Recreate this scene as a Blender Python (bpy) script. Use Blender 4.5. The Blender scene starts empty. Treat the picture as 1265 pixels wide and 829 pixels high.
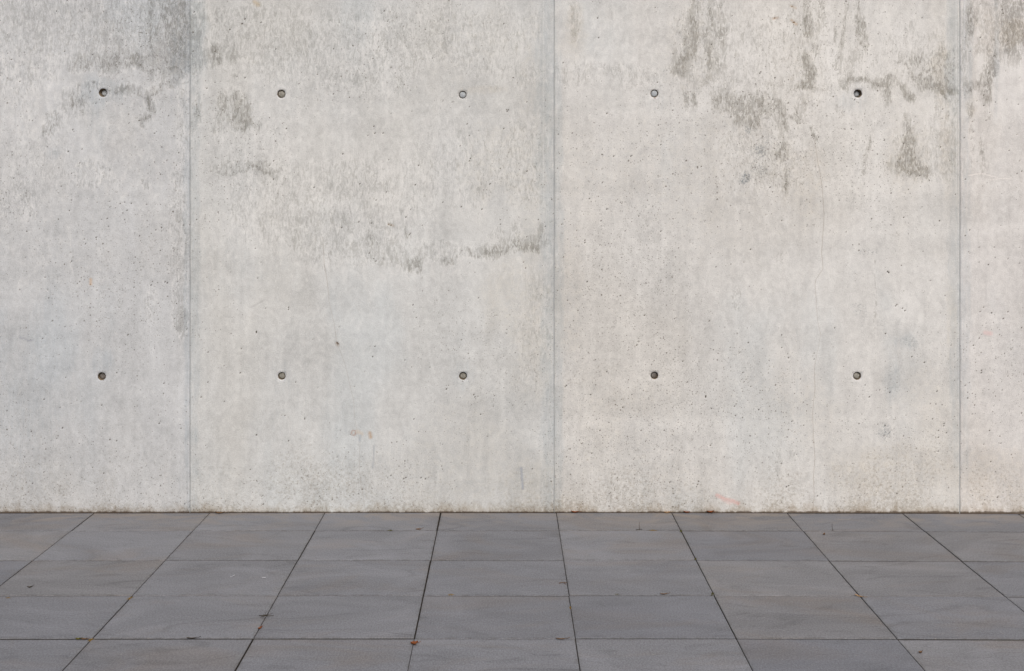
import bpy, bmesh, math, random
import numpy as np
from mathutils import Vector, Matrix

# ------------------------------------------------------------------ camera, sky, sun, exposure
scene = bpy.context.scene
scene.cycles.max_bounces = 4
scene.cycles.diffuse_bounces = 2
scene.cycles.glossy_bounces = 1
COL = scene.collection
R = math.radians

EYE = 1.656                      # camera height in metres
S = EYE / 393.0                  # metres per photo pixel on the wall face
VPX, VPY = 627.0, 239.5          # photo pixel straight ahead of the camera
DIST = 1239.0 * S                # camera to wall

cam_data = bpy.data.cameras.new('camera')
cam = bpy.data.objects.new('camera', cam_data)
COL.objects.link(cam)
cam.location = (0, -DIST, EYE)
cam.rotation_euler = (R(90), 0, 0)
cam_data.sensor_width = 36.0
cam_data.lens = 36.0 * 1239.0 / 1265.0
cam_data.shift_x = (632.5 - VPX) / 1265.0
cam_data.shift_y = -(414.5 - VPY) / 1265.0
cam_data.clip_end = 2000
scene.camera = cam

SUN_ELEV, SUN_AZ = 42.0, 12.0   # azimuth: degrees to the right of straight behind the camera
world = bpy.data.worlds.new('World')
scene.world = world
world.use_nodes = True
wn = world.node_tree
bg = wn.nodes['Background']
sky = wn.nodes.new('ShaderNodeTexSky')
sky.sky_type = 'NISHITA'
sky.sun_disc = False
sky.sun_elevation = R(SUN_ELEV)
sky.sun_rotation = R(180 - SUN_AZ)
sky.air_density = 1.0
sky.dust_density = 4.0
sky.ozone_density = 1.0
wn.links.new(sky.outputs[0], bg.inputs[0])
bg.inputs[1].default_value = 0.10

sun_data = bpy.data.lights.new('sun', 'SUN')
sun_data.energy = 1.5
sun_data.angle = R(24)
sun_data.color = (1.0, 0.965, 0.925)
sun = bpy.data.objects.new('sun', sun_data)
COL.objects.link(sun)
sd = Vector((math.sin(R(SUN_AZ)) * math.cos(R(SUN_ELEV)), -math.cos(R(SUN_AZ)) * math.cos(R(SUN_ELEV)), math.sin(R(SUN_ELEV))))
sun.rotation_euler = sd.to_track_quat('Z', 'Y').to_euler()
sun.location = sd * 20

vs = scene.view_settings
vs.view_transform = 'Standard'
vs.look = 'None'
vs.gamma = 1.0
vs.use_curve_mapping = False
vs.exposure = 0.22

rnd = random.Random(11)
rng = np.random.default_rng(5)

# ------------------------------------------------------------------ helpers
def wx(px): return (px - VPX) * S
def wz(py): return EYE - (py - VPY) * S
def gpt(px, py):
    """point of the pavement seen at a photo pixel"""
    d = 1239.0 * EYE / (py - VPY)
    return Vector(((px - VPX) * d / 1239.0, d - DIST, 0.0))

def link(o, parent=None):
    COL.objects.link(o)
    if parent: o.parent = parent
    return o

def tag(o, label=None, cat=None, group=None, kind=None):
    if label: o['label'] = label
    if cat: o['category'] = cat
    if group: o['group'] = group
    if kind: o['kind'] = kind
    return o

def pydata(name, v, f, mat, parent=None, smooth=False):
    me = bpy.data.meshes.new(name)
    me.from_pydata([tuple(p) for p in v], [], f)
    if smooth:
        for p in me.polygons: p.use_smooth = True
    me.materials.append(mat)
    return link(bpy.data.objects.new(name, me), parent)

class NT:
    """small node-tree builder"""
    def __init__(self, name, dim='3D'):
        self.dim = dim
        self.mat = bpy.data.materials.new(name)
        self.mat.use_nodes = True
        self.t = self.mat.node_tree
        self.b = self.t.nodes['Principled BSDF']
    def n(self, kind, **kw):
        nd = self.t.nodes.new(kind)
        for k, v in kw.items(): setattr(nd, k, v)
        return nd
    def put(self, sock, v):
        if isinstance(v, bpy.types.NodeSocket): self.t.links.new(v, sock)
        elif isinstance(v, (tuple, list)) and len(v) == 3 and sock.type == 'RGBA': sock.default_value = (*v, 1)
        else: sock.default_value = v
    def math(self, op, a, b=0.0, c=0.0, clamp=False):
        nd = self.n('ShaderNodeMath', operation=op, use_clamp=clamp)
        for s, v in zip(nd.inputs, (a, b, c)): self.put(s, v)
        return nd.outputs[0]
    def add(self, a, b): return self.math('ADD', a, b)
    def mul(self, a, b): return self.math('MULTIPLY', a, b)
    def ramp(self, v, a, b, lo=0.0, hi=1.0, smooth=True):
        nd = self.n('ShaderNodeMapRange', interpolation_type='SMOOTHSTEP' if smooth else 'LINEAR')
        for i, x in zip((0, 1, 2, 3, 4), (v, a, b, lo, hi)): self.put(nd.inputs[i], x)
        return nd.outputs[0]
    def mix(self, f, a, b, blend='MIX'):
        nd = self.n('ShaderNodeMix', data_type='RGBA', blend_type=blend)
        self.put(nd.inputs[0], f); self.put(nd.inputs[6], a); self.put(nd.inputs[7], b)
        return nd.outputs[2]
    def scaled(self, vec, s):
        nd = self.n('ShaderNodeVectorMath', operation='MULTIPLY')
        self.put(nd.inputs[0], vec); nd.inputs[1].default_value = s
        return nd.outputs[0]
    def vadd(self, a, b):
        nd = self.n('ShaderNodeVectorMath', operation='ADD')
        self.put(nd.inputs[0], a); self.put(nd.inputs[1], b)
        return nd.outputs[0]
    def noise(self, vec, scale, detail=4.0, rough=0.55, dist=0.0, out=0):
        nd = self.n('ShaderNodeTexNoise', noise_dimensions=self.dim)
        self.put(nd.inputs['Vector'], vec)
        nd.inputs['Scale'].default_value = scale
        nd.inputs['Detail'].default_value = detail
        nd.inputs['Roughness'].default_value = rough
        nd.inputs['Distortion'].default_value = dist
        return nd.outputs[out]
    def voronoi(self, vec, scale, rand=1.0):
        nd = self.n('ShaderNodeTexVoronoi', voronoi_dimensions=self.dim)
        self.put(nd.inputs['Vector'], vec)
        nd.inputs['Scale'].default_value = scale
        nd.inputs['Randomness'].default_value = rand
        return nd.outputs['Distance'], nd.outputs['Color']
    def attr(self, name):
        nd = self.n('ShaderNodeAttribute', attribute_name=name)
        sp = self.n('ShaderNodeSeparateColor')
        self.t.links.new(nd.outputs['Color'], sp.inputs[0])
        return nd.outputs['Color'], sp.outputs[0], sp.outputs[1], sp.outputs[2], nd.outputs['Alpha']
    def sep(self, v):
        sp = self.n('ShaderNodeSeparateXYZ'); self.put(sp.inputs[0], v)
        return sp.outputs
    def bump(self, h, strength, dist):
        nd = self.n('ShaderNodeBump')
        nd.inputs['Strength'].default_value = strength
        nd.inputs['Distance'].default_value = dist
        self.put(nd.inputs['Height'], h)
        self.t.links.new(nd.outputs[0], self.b.inputs['Normal'])
    def done(self, col, rough=0.85, spec=0.25):
        self.put(self.b.inputs['Base Color'], col)
        self.put(self.b.inputs['Roughness'], rough)
        self.b.inputs['Specular IOR Level'].default_value = spec
        return self.mat

# ------------------------------------------------------------------ materials
def concrete_material():
    m = NT('cast_concrete', '2D')
    co = m.sep(m.n('ShaderNodeTexCoord').outputs['Object'])
    pc = m.n('ShaderNodeCombineXYZ'); m.put(pc.inputs[0], co[0]); m.put(pc.inputs[1], co[2])
    P = pc.outputs[0]
    _, stain, cool, warm, light = m.attr('mask_a')
    _, crack, pit, dirt, speck = m.attr('mask_b')
    mark, _, _, _, mark_a = m.attr('mark')
    lit_tint = m.attr('lit_tint')[0]
    cen = lambda n: m.math('SUBTRACT', n, 0.5)
    _, tone, hue, poro, drip = m.attr('tone')
    tall = m.scaled(P, (1.0, 0.42, 1.0))
    torn = m.scaled(P, (1.0, 0.36, 1.0))
    # cast tone: broad clouds and smears come with the mesh, wash marks and grain from here
    wash = m.noise(tall, 11.0, 5, 0.68, 0.6)
    mid = m.noise(P, 30.0, 5, 0.74, 0.4)
    fine = m.noise(P, 180.0, 3, 0.78)
    v = m.add(1.0, m.mul(cen(tone), 0.5))
    for n_, k in ((wash, 0.34), (mid, 0.44), (fine, 0.58)):
        v = m.add(v, m.mul(cen(n_), k))
    vv = m.n('ShaderNodeCombineColor')
    for i in range(3): m.put(vv.inputs[i], v)
    col = m.mix(1.0, lit_tint, vv.outputs[0], 'MULTIPLY')
    # warm and cool clouds of the cement paste
    col = m.mix(m.ramp(hue, 0.52, 0.80, 0, 0.28), col, (1.0, 0.962, 0.905), 'MULTIPLY')
    col = m.mix(m.ramp(hue, 0.48, 0.20, 0, 0.55), col, (0.92, 0.965, 1.0), 'MULTIPLY')
    wn_ = mid
    col = m.mix(m.mul(m.ramp(m.add(warm, cen(wn_)), 0.04, 0.85), 0.6), col, (0.87, 0.82, 0.74), 'MULTIPLY')
    cn_ = m.noise(m.scaled(P, (1.0, 0.12, 1.0)), 70.0, 4, 0.7)
    col = m.mix(m.mul(m.ramp(m.add(cool, m.mul(cen(cn_), 0.9)), 0.05, 0.85), 0.8), col, (0.76, 0.81, 0.85), 'MULTIPLY')
    # lime wash, paler
    ln = m.noise(m.scaled(P, (1.0, 0.6, 1.0)), 30.0, 6, 0.76, 0.4)
    lt = m.ramp(m.add(m.mul(light, 0.9), m.mul(cen(ln), 1.9)), 0.06, 0.75)
    col = m.mix(m.mul(lt, 0.36), col, (0.76, 0.755, 0.74))
    # ragged weathering stains with torn lower edges
    t1 = m.noise(torn, 50.0, 6, 0.76, 0.9)
    t2 = m.noise(m.scaled(P, (1.0, 0.38, 1.0)), 120.0, 4, 0.8, 0.5)
    sv = m.add(m.mul(stain, 1.15), m.add(m.mul(cen(t1), 2.8), m.mul(cen(t2), 2.0)))
    gate_s = m.ramp(stain, 0.03, 0.22)
    st = m.add(m.mul(m.ramp(sv, 0.32, 0.72), 0.58), m.mul(m.ramp(sv, 0.6, 1.7), 0.42))
    col = m.mix(m.mul(m.mul(st, gate_s), m.ramp(mid, 0.25, 0.6, 0.60, 0.85)), col, (0.58, 0.57, 0.54), 'MULTIPLY')
    dv = m.add(m.mul(drip, 1.15), m.add(m.mul(cen(t1), 2.4), m.mul(cen(t2), 2.3)))
    ds = m.mul(m.add(m.mul(m.ramp(dv, 0.20, 0.56), 0.55), m.mul(m.ramp(dv, 0.45, 1.15), 0.45)), m.ramp(drip, 0.02, 0.2))
    col = m.mix(m.mul(ds, 0.80), col, (0.63, 0.62, 0.595), 'MULTIPLY')
    pale = m.mul(m.mul(gate_s, m.mul(m.ramp(sv, 0.30, -0.15), m.ramp(drip, 0.3, 0.0))), 0.30)
    col = m.mix(pale, col, (0.76, 0.75, 0.735))
    # blue-black soot specks
    k1 = m.noise(P, 95.0, 4, 0.8, 0.5)
    sp = m.ramp(m.add(speck, m.mul(cen(k1), 2.4)), 0.42, 0.95)
    col = m.mix(m.mul(m.mul(sp, m.ramp(speck, 0.02, 0.25)), 0.9), col, (0.46, 0.50, 0.53), 'MULTIPLY')
    # splash dirt near the foot and freckles elsewhere
    d1 = m.noise(P, 62.0, 6, 0.8, 0.3)
    dd = m.ramp(m.add(dirt, m.mul(cen(d1), 2.2)), 0.28, 0.95)
    col = m.mix(m.mul(dd, 0.8), col, (0.60, 0.56, 0.50), 'MULTIPLY')
    # blow holes too small to model: per-cell random size
    warp = m.vadd(P, m.scaled(m.noise(P, 150.0, 1, 0.5, out=1), (0.006, 0.006, 0.0)))
    pores = None
    for sc, rad, keep in ((30.0, 0.115, 0.86), (66.0, 0.17, 0.90), (130.0, 0.26, 0.86)):
        d, c = m.voronoi(warp, sc)
        cs = m.n('ShaderNodeSeparateColor'); m.put(cs.inputs[0], c)
        th = m.add(keep + 0.36, m.mul(poro, -0.70))
        on = m.math('GREATER_THAN', cs.outputs[0], th)
        rr = m.add(rad * 0.4, m.mul(m.math('POWER', cs.outputs[1], 2.0), rad))
        hit = m.mul(on, m.ramp(m.math('DIVIDE', d, rr), 1.15, 0.5))
        hit = m.mul(hit, m.add(0.30, m.mul(cs.outputs[2], 0.65)))
        pores = hit if pores is None else m.math('MAXIMUM', pores, hit)
    col = m.mix(m.mul(pores, 0.9), col, (0.095, 0.080, 0.060))
    # larger pits (geometry) hold dirt
    col = m.mix(m.ramp(pit, 0.12, 0.65, 0, 0.92), col, (0.050, 0.040, 0.028))
    # hairline cracks: the attribute holds the distance to the crack line
    cd = m.math('ABSOLUTE', m.add(cen(crack), m.mul(cen(mid), 0.030)))
    cr = m.mul(m.ramp(cd, 0.003, 0.012, 1, 0), m.ramp(hue, 0.25, 0.5, 0.55, 1.0))
    col = m.mix(m.mul(cr, 0.44), col, (0.24, 0.19, 0.14))
    # soil splashed on the lowest centimetre of the face
    zs_ = m.add(co[2], m.add(m.mul(cen(mid), 0.10), m.mul(cen(wash), 0.16)))
    col = m.mix(m.ramp(zs_, 0.050, -0.02, 0, 0.65), col, (0.80, 0.71, 0.60), 'MULTIPLY')
    zz = m.add(co[2], m.add(m.mul(cen(mid), 0.012), m.mul(cen(wash), 0.016)))
    col = m.mix(m.ramp(zz, 0.006, -0.002, 0, 0.85), col, (0.070, 0.047, 0.032))
    # chalk, rust and paint marks
    col = m.mix(m.mul(mark_a, m.ramp(fine, 0.3, 0.62, 0.25, 1.0)), col, mark)
    h = m.add(m.mul(m.noise(P, 170.0, 2, 0.7), 0.6), m.mul(m.noise(P, 26.0, 2, 0.6), 0.7))
    m.bump(h, 0.4, 0.003)
    return m.done(col, 0.88, 0.2)

def simple_stone(name, c1, c2, scale, rough=0.9, fine=0.3, grain=200.0):
    m = NT(name)
    P = m.n('ShaderNodeNewGeometry').outputs['Position']
    a = m.noise(P, scale, 6, 0.65, 0.3)
    g = m.noise(P, grain, 3, 0.7)
    col = m.mix(m.ramp(a, 0.3, 0.7), c1, c2)
    col = m.mix(m.ramp(g, 0.3, 0.7, 0, fine), col, tuple(x * 0.45 for x in c1))
    m.bump(m.add(a, g), 0.3, 0.003)
    return m.done(col, rough, 0.2)

def slab_material():
    m = NT('slate_grey_paving', '2D')
    G = m.n('ShaderNodeNewGeometry').outputs['Position']
    oi = m.n('ShaderNodeObjectInfo')
    r = oi.outputs['Random']
    off = m.n('ShaderNodeCombineXYZ')
    m.put(off.inputs[0], m.mul(r, 37.0)); m.put(off.inputs[1], m.mul(r, 91.0)); m.put(off.inputs[2], m.mul(r, 13.0))
    P = m.vadd(G, off.outputs[0])
    r2 = m.math('FRACT', m.mul(r, 57.31))
    r3 = m.math('FRACT', m.mul(r, 113.7))
    base = m.mix(r2, (0.160, 0.165, 0.182), (0.192, 0.195, 0.208))
    base = m.mix(m.mul(m.math('POWER', r3, 2.0), 0.34), base, (0.202, 0.190, 0.175))
    cloud = m.noise(m.scaled(P, (0.45, 1.0, 1.0)), 4.2, 6, 0.62, 0.9)
    drag = m.noise(m.scaled(P, (0.10, 1.0, 1.0)), 20.0, 6, 0.68, 1.0)
    smear = m.noise(m.scaled(P, (0.3, 1.0, 1.0)), 7.0, 5, 0.6, 2.2)
    fine = m.noise(m.scaled(G, (1.0, 0.6, 1.0)), 170.0, 3, 0.85)
    grit = m.noise(G, 120.0, 3, 0.7)
    v = m.add(1.0, m.mul(m.math('SUBTRACT', cloud, 0.5), 0.62))
    v = m.add(v, m.mul(m.math('SUBTRACT', drag, 0.5), 0.40))
    v = m.add(v, m.mul(m.math('SUBTRACT', fine, 0.5), 1.3))
    v = m.add(v, m.mul(m.math('SUBTRACT', grit, 0.5), 0.30))
    v = m.add(v, m.mul(m.ramp(smear, 0.55, 0.74), -0.17))
    vv = m.n('ShaderNodeCombineColor')
    for i in range(3): m.put(vv.inputs[i], v)
    col = m.mix(1.0, base, vv.outputs[0], 'MULTIPLY')
    brown = m.noise(m.vadd(m.scaled(P, (0.4, 1.0, 1.0)), (3.1, 8.2, 0.0)), 3.4, 5, 0.65, 0.7)
    col = m.mix(m.ramp(brown, 0.47, 0.72, 0, 0.7), col, (1.03, 0.94, 0.85), 'MULTIPLY')
    # dust washed against the foot of the wall
    y = m.sep(G)[1]
    dn = m.noise(m.scaled(G, (0.5, 1.0, 1.0)), 9.0, 6, 0.7, 0.5)
    dust = m.mul(m.ramp(y, -0.34, -0.02), m.ramp(dn, 0.42, 0.66))
    col = m.mix(m.mul(dust, 0.6), col, (0.27, 0.235, 0.20))
    # dirt rim along the slab's own edges
    O = m.n('ShaderNodeTexCoord').outputs['Generated']
    o = m.sep(O)
    ex = m.math('MINIMUM', o[0], m.math('SUBTRACT', 1.0, o[0]))
    ey = m.math('MINIMUM', o[1], m.math('SUBTRACT', 1.0, o[1]))
    en = m.noise(m.scaled(P, (1, 1, 1)), 26.0, 5, 0.7)
    e = m.math('MINIMUM', m.mul(ex, 0.6), m.mul(ey, 0.4))
    rim = m.mul(m.ramp(e, 0.016, 0.003), m.ramp(en, 0.42, 0.62))
    col = m.mix(m.mul(rim, 0.3), col, (0.075, 0.068, 0.058))
    # sparse pale flecks
    d, c = m.voronoi(P, 22.0)
    cs = m.n('ShaderNodeSeparateColor'); m.put(cs.inputs[0], c)
    fl = m.mul(m.math('GREATER_THAN', cs.outputs[0], 0.955), m.ramp(d, 0.09, 0.04))
    col = m.mix(m.mul(fl, 0.5), col, (0.30, 0.28, 0.26))
    m.bump(m.add(m.mul(fine, 0.6), m.mul(cloud, 0.5)), 0.22, 0.002)
    rough = m.ramp(drag, 0.3, 0.7, 0.58, 0.78)
    return m.done(col, rough, 0.35)

def ground_material():
    """paving beyond the slabs that can be told apart one by one"""
    m = NT('far_paving')
    P = m.n('ShaderNodeNewGeometry').outputs['Position']
    br = m.n('ShaderNodeTexBrick', offset=0.0, squash=1.0)
    m.put(br.inputs['Vector'], P)
    br.inputs['Color1'].default_value = (0.185, 0.187, 0.198, 1)
    br.inputs['Color2'].default_value = (0.20, 0.197, 0.195, 1)
    br.inputs['Mortar'].default_value = (0.03, 0.027, 0.023, 1)
    br.inputs['Scale'].default_value = 1.0
    br.inputs['Mortar Size'].default_value = 0.004
    br.inputs['Brick Width'].default_value = 0.6
    br.inputs['Row Height'].default_value = 0.4
    a = m.noise(P, 3.0, 6, 0.65, 0.5)
    col = m.mix(m.ramp(a, 0.3, 0.7, 0, 0.3), br.outputs['Color'], (0.13, 0.125, 0.12))
    return m.done(col, 0.75, 0.3)

M_WALL = concrete_material()
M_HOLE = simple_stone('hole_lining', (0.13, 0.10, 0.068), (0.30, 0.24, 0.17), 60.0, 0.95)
M_CORE = simple_stone('wall_core', (0.22, 0.22, 0.22), (0.30, 0.30, 0.29), 6.0)
M_SEAM = simple_stone('seam_paste', (0.30, 0.32, 0.33), (0.40, 0.41, 0.41), 9.0)
M_PLUG = simple_stone('mortar_plug', (0.36, 0.39, 0.42), (0.45, 0.48, 0.50), 70.0, 0.8, 0.3)
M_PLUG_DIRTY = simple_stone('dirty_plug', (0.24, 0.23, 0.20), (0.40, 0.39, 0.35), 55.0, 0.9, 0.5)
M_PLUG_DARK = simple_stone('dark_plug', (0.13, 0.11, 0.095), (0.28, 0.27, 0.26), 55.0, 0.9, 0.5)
M_SLAB = slab_material()
M_GROUND = ground_material()
M_SOIL = simple_stone('joint_grit', (0.020, 0.017, 0.014), (0.040, 0.034, 0.027), 40.0, 1.0, 0.5)

def organic(name, c1, c2, scale=90.0, rough=0.8):
    return simple_stone(name, c1, c2, scale, rough, 0.35, 400.0)
M_RUST = organic('rust_leaf', (0.16, 0.045, 0.014), (0.24, 0.085, 0.03))
M_BROWN = organic('brown_leaf', (0.10, 0.055, 0.028), (0.19, 0.11, 0.055))
M_TAN = organic('tan_leaf', (0.32, 0.19, 0.09), (0.42, 0.27, 0.14))
M_TWIG = organic('twig', (0.035, 0.028, 0.018), (0.075, 0.055, 0.032))
M_MOSS = organic('moss', (0.065, 0.068, 0.012), (0.15, 0.125, 0.03))
M_OCHRE = organic('ochre_seed', (0.22, 0.14, 0.035), (0.34, 0.22, 0.06))
M_PALE = organic('pale_scrap', (0.42, 0.43, 0.46), (0.55, 0.55, 0.57))
M_CRUMB = organic('crumbs', (0.030, 0.020, 0.013), (0.085, 0.050, 0.03))

# ------------------------------------------------------------------ the concrete wall
# masks: every entry is (px, py, rx, ry, amount, tilt in degrees) in photo pixels on the wall face
STAIN = [
 # first panel: grey weathered head and drips round the tie hole
 (60,35,90,45,.30,0),(165,40,85,45,.36,0),(215,35,22,55,.62,0),(222,60,18,30,.45,0),(186,30,5,48,.55,0),(193,62,6,34,.6,8),
 (150,74,70,9,.50,0),(165,72,9,12,.5,0),(180,80,18,8,.4,0),(215,84,22,7,.5,0),(120,82,32,8,.42,0),(98,82,14,9,.35,0),
 (152,112,16,8,.58,-8),(176,112,14,5,.5,30),(192,112,12,5,.55,-20),(184,122,5,12,.5,0),(189,132,6,10,.55,0),(184,144,10,6,.55,-35),
 (176,150,6,7,.42,0),(212,102,6,7,.55,0),(113,106,16,5,.4,0),(92,124,20,18,.40,20),(68,148,12,12,.42,30),(58,160,8,10,.42,20),
 (25,90,40,45,.22,0),(30,15,30,30,.30,0),(40,200,50,60,.16,0),(112,215,24,20,.28,0),(20,250,30,30,.20,0),(182,228,5,10,.35,0),
 (222,300,12,80,.28,0),(223,385,8,24,.55,0),(187,375,8,18,.28,0),(216,250,10,40,.25,0),(226,150,8,60,.22,0),(140,330,60,40,.08,0),
 # second panel
 (330,45,90,45,.26,0),(440,60,90,60,.20,0),(540,40,80,40,.20,0),(420,260,120,60,.2,0),(395,285,50,22,.26,0),(460,305,50,16,.30,0),(360,262,40,20,.22,0),(540,312,60,12,.28,0),(420,225,60,30,.2,0),(300,180,60,60,.14,0),(560,200,90,60,.14,0),
 (266,66,9,18,.55,0),(285,66,8,12,.45,0),(245,135,5,16,.50,0),(243,60,10,45,.30,0),(275,132,7,24,.50,12),(286,128,5,20,.50,18),(296,136,7,24,.72,-12),
 (304,146,8,16,.80,10),(292,150,7,12,.6,10),(318,156,5,7,.4,0),(268,157,8,6,.35,0),(300,207,34,8,.36,-4),(323,207,12,9,.50,0),(340,213,10,7,.35,0),
 (300,248,16,24,.24,0),(388,272,9,18,.34,0),(365,295,10,14,.32,0),(345,256,8,12,.24,0),(400,310,40,14,.15,0),
 (420,97,26,5,.38,6),(455,98,20,8,.28,0),(492,104,12,10,.28,0),(420,38,18,8,.24,0),(345,85,24,20,.20,0),(490,70,20,30,.14,0),
 (458,297,9,13,.34,0),(504,291,5,6,.5,0),(478,321,18,6,.42,0),(508,326,12,9,.62,0),(519,322,3,16,.5,0),(553,323,12,6,.48,0),(585,315,6,5,.35,0),
 (605,312,18,8,.55,-8),(632,303,20,9,.60,-4),(660,302,14,9,.66,0),(668,290,4,14,.55,0),(636,288,8,14,.38,12),(612,290,10,8,.28,0),
 (600,40,80,40,.20,0),(640,95,40,18,.18,0),(600,85,30,12,.16,0),(650,200,30,70,.18,0),(600,215,40,40,.14,0),(540,205,30,8,.18,0),
 (470,180,120,60,.08,0),(660,400,24,90,.16,0),(330,30,60,30,.16,0),
 # third panel: long streaks and the curtain of drips
 (706,90,24,22,.2,0),(735,88,30,14,.20,0),(775,92,20,18,.26,0),(709,25,8,30,.30,0),(805,90,20,14,.2,0),
 (859,20,7,36,.62,6),(853,52,9,32,.72,6),(843,82,12,16,.68,20),(838,70,8,12,.45,0),(879,22,5,40,.55,0),(877,68,7,28,.58,0),(890,40,8,30,.52,0),
 (890,78,7,18,.44,0),(869,40,4,20,.5,0),(863,100,14,12,.34,0),(849,122,4,15,.55,0),(857,122,3,16,.58,0),(846,112,6,8,.3,0),
 (895,117,16,10,.50,0),(884,130,5,14,.55,10),(905,132,10,12,.50,35),(920,130,16,20,.55,0),(912,148,9,7,.60,30),(926,154,10,8,.55,20),(935,135,10,22,.42,0),
 (962,140,7,24,.50,-6),(968,155,5,14,.60,0),(952,115,10,14,.38,0),(983,145,6,7,.58,40),(988,135,7,12,.42,0),(994,123,6,8,.5,-30),
 (958,191,6,5,.58,0),(968,182,5,14,.58,-10),(963,176,4,10,.4,0),(948,200,6,20,.38,0),(970,222,6,16,.52,0),(938,218,7,14,.40,0),(925,175,14,18,.22,0),
 (952,225,16,10,.34,0),(1005,164,4,12,.48,-18),(1040,140,5,7,.42,0),(1034,135,3,6,.4,0),
 (997,20,6,30,.62,0),(999,36,7,14,.5,0),(995,72,4,12,.5,0),(1001,88,7,20,.80,-10),(999,105,8,6,.75,0),(988,107,9,4,.55,0),(1007,60,5,10,.4,0),
 (1013,15,6,22,.45,0),(1011,35,4,10,.45,0),(955,104,22,4,.38,0),(955,50,14,30,.16,0),(922,38,16,16,.24,0),(944,60,4,26,.26,-10),
 (1042,40,2.2,44,.62,6),(1032,40,3,22,.34,0),(1059,15,5,22,.50,-8),(1063,35,8,24,.50,-6),(1055,70,10,18,.44,10),(1048,92,12,12,.42,0),(1067,95,18,10,.30,0),
 (1043,105,6,8,.62,-30),(1058,98,14,4,.66,-4),(1075,101,6,4,.60,40),(1085,105,9,7,.66,0),(1095,112,6,16,.62,0),(1102,100,8,7,.40,0),
 (1112,105,7,4,.55,40),(1121,115,6,10,.62,-30),(1127,122,6,6,.58,0),(1125,72,20,12,.28,0),(1150,80,26,18,.30,0),(1140,98,20,8,.45,14),
 (1150,106,16,6,.70,18),(1165,112,14,6,.66,0),(1178,110,5,7,.68,0),(1163,66,7,18,.42,0),(1170,90,10,25,.34,0),(1168,130,16,16,.30,0),
 (1122,155,6,14,.55,0),(1120,180,9,18,.55,0),(1118,205,18,12,.60,0),(1140,212,14,8,.50,0),(1125,215,16,8,.4,0),(1106,170,4,12,.3,0),
 (1073,182,4,26,.44,14),(1068,207,5,8,.48,0),(1170,190,14,40,.28,0),(1160,160,10,40,.22,0),(1090,205,6,12,.2,0),
 (1000,215,20,30,.14,0),(910,370,6,14,.42,0),(965,320,12,8,.2,0),(1081,390,2,60,.30,0),(962,570,5,22,.35,0),(978,555,5,14,.28,0),
 (920,60,60,60,.22,0),(1000,60,40,70,.26,0),(1130,70,60,50,.22,0),(940,190,50,50,.24,0),(870,60,40,60,.24,0),(1150,190,40,40,.22,0),
 # fourth panel
 (1200,12,10,26,.48,0),(1199,30,5,22,.55,0),(1192,60,5,60,.30,0),(1222,20,14,22,.40,0),(1214,40,6,20,.34,0),(1250,12,18,26,.55,0),(1248,45,14,26,.62,0),
 (1252,70,9,16,.60,0),(1262,30,12,40,.45,0),(1230,62,6,34,.40,0),(1222,88,8,30,.58,10),(1212,58,8,9,.48,0),(1198,106,8,7,.58,0),(1211,108,6,10,.55,0),
 (1220,118,6,18,.60,4),(1197,136,5,12,.50,0),(1222,140,6,8,.4,0),(1213,195,4,26,.40,0),(1200,180,6,30,.22,0),
]
COOL = [
 (231,310,5,330,.50,0),(242,60,13,80,.66,0),(240,330,8,300,.46,0),(675,150,13,190,.50,0),(677,450,10,190,.44,0),(689,300,7,330,.52,0),(689,560,7,90,.5,0),
 (1179,80,10,110,.62,0),(1180,400,8,230,.44,0),(1194,60,9,90,.56,0),(1192,380,8,240,.44,0),(1231,70,4,60,.5,0),
 (127,116,24,22,.50,0),(127,448,16,18,.40,0),(120,140,16,40,.30,0),(67,188,9,9,.42,0),(348,465,18,18,.2,0),(572,466,18,16,.3,0),(1060,120,24,22,.30,0),
 (1045,125,14,14,.40,0),(809,120,18,16,.22,0),(1100,470,10,30,.45,0),(1120,422,14,10,.45,0),(30,470,60,90,.30,0),(30,540,50,60,.22,0),(220,60,14,60,.40,0),
 (380,520,80,60,.14,0),(300,330,60,40,.16,0),(255,600,60,30,.2,0),(462,560,30,30,.16,0),(1020,600,30,30,.14,0),(990,430,14,120,.14,0),
]
WARM = [
 (600,110,26,5,.48,0),(600,40,50,30,.20,0),(620,200,50,50,.38,0),(660,170,20,160,.30,0),(709,28,10,36,.50,0),(710,55,16,20,.35,0),(790,200,90,60,.20,0),
 (850,60,30,60,.26,0),(880,240,60,80,.18,0),(1000,220,24,50,.34,0),(1163,85,12,40,.50,0),(1172,180,14,60,.46,0),(1122,190,26,40,.34,0),(1252,40,20,16,.65,0),
 (1225,40,20,30,.30,0),(1198,135,10,20,.35,0),(920,150,40,30,.2,0),(970,210,20,40,.28,0),(560,60,30,60,.16,0),(640,370,40,50,.36,0),(660,440,24,60,.34,0),
 (770,500,60,40,.16,0),(770,560,60,30,.16,0),(580,560,90,60,.24,0),(660,590,40,30,.30,0),(1000,510,40,40,.22,0),(1100,590,80,40,.36,0),(1140,480,30,50,.26,0),
 (1176,400,7,50,.45,0),(1230,590,50,40,.38,0),(950,490,60,60,.16,0),(840,600,60,30,.2,0),(700,360,20,90,.3,0),(1000,80,30,50,.22,0),(430,440,40,40,.12,0),
 (317,4,5,5,.9,0),
]
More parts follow.
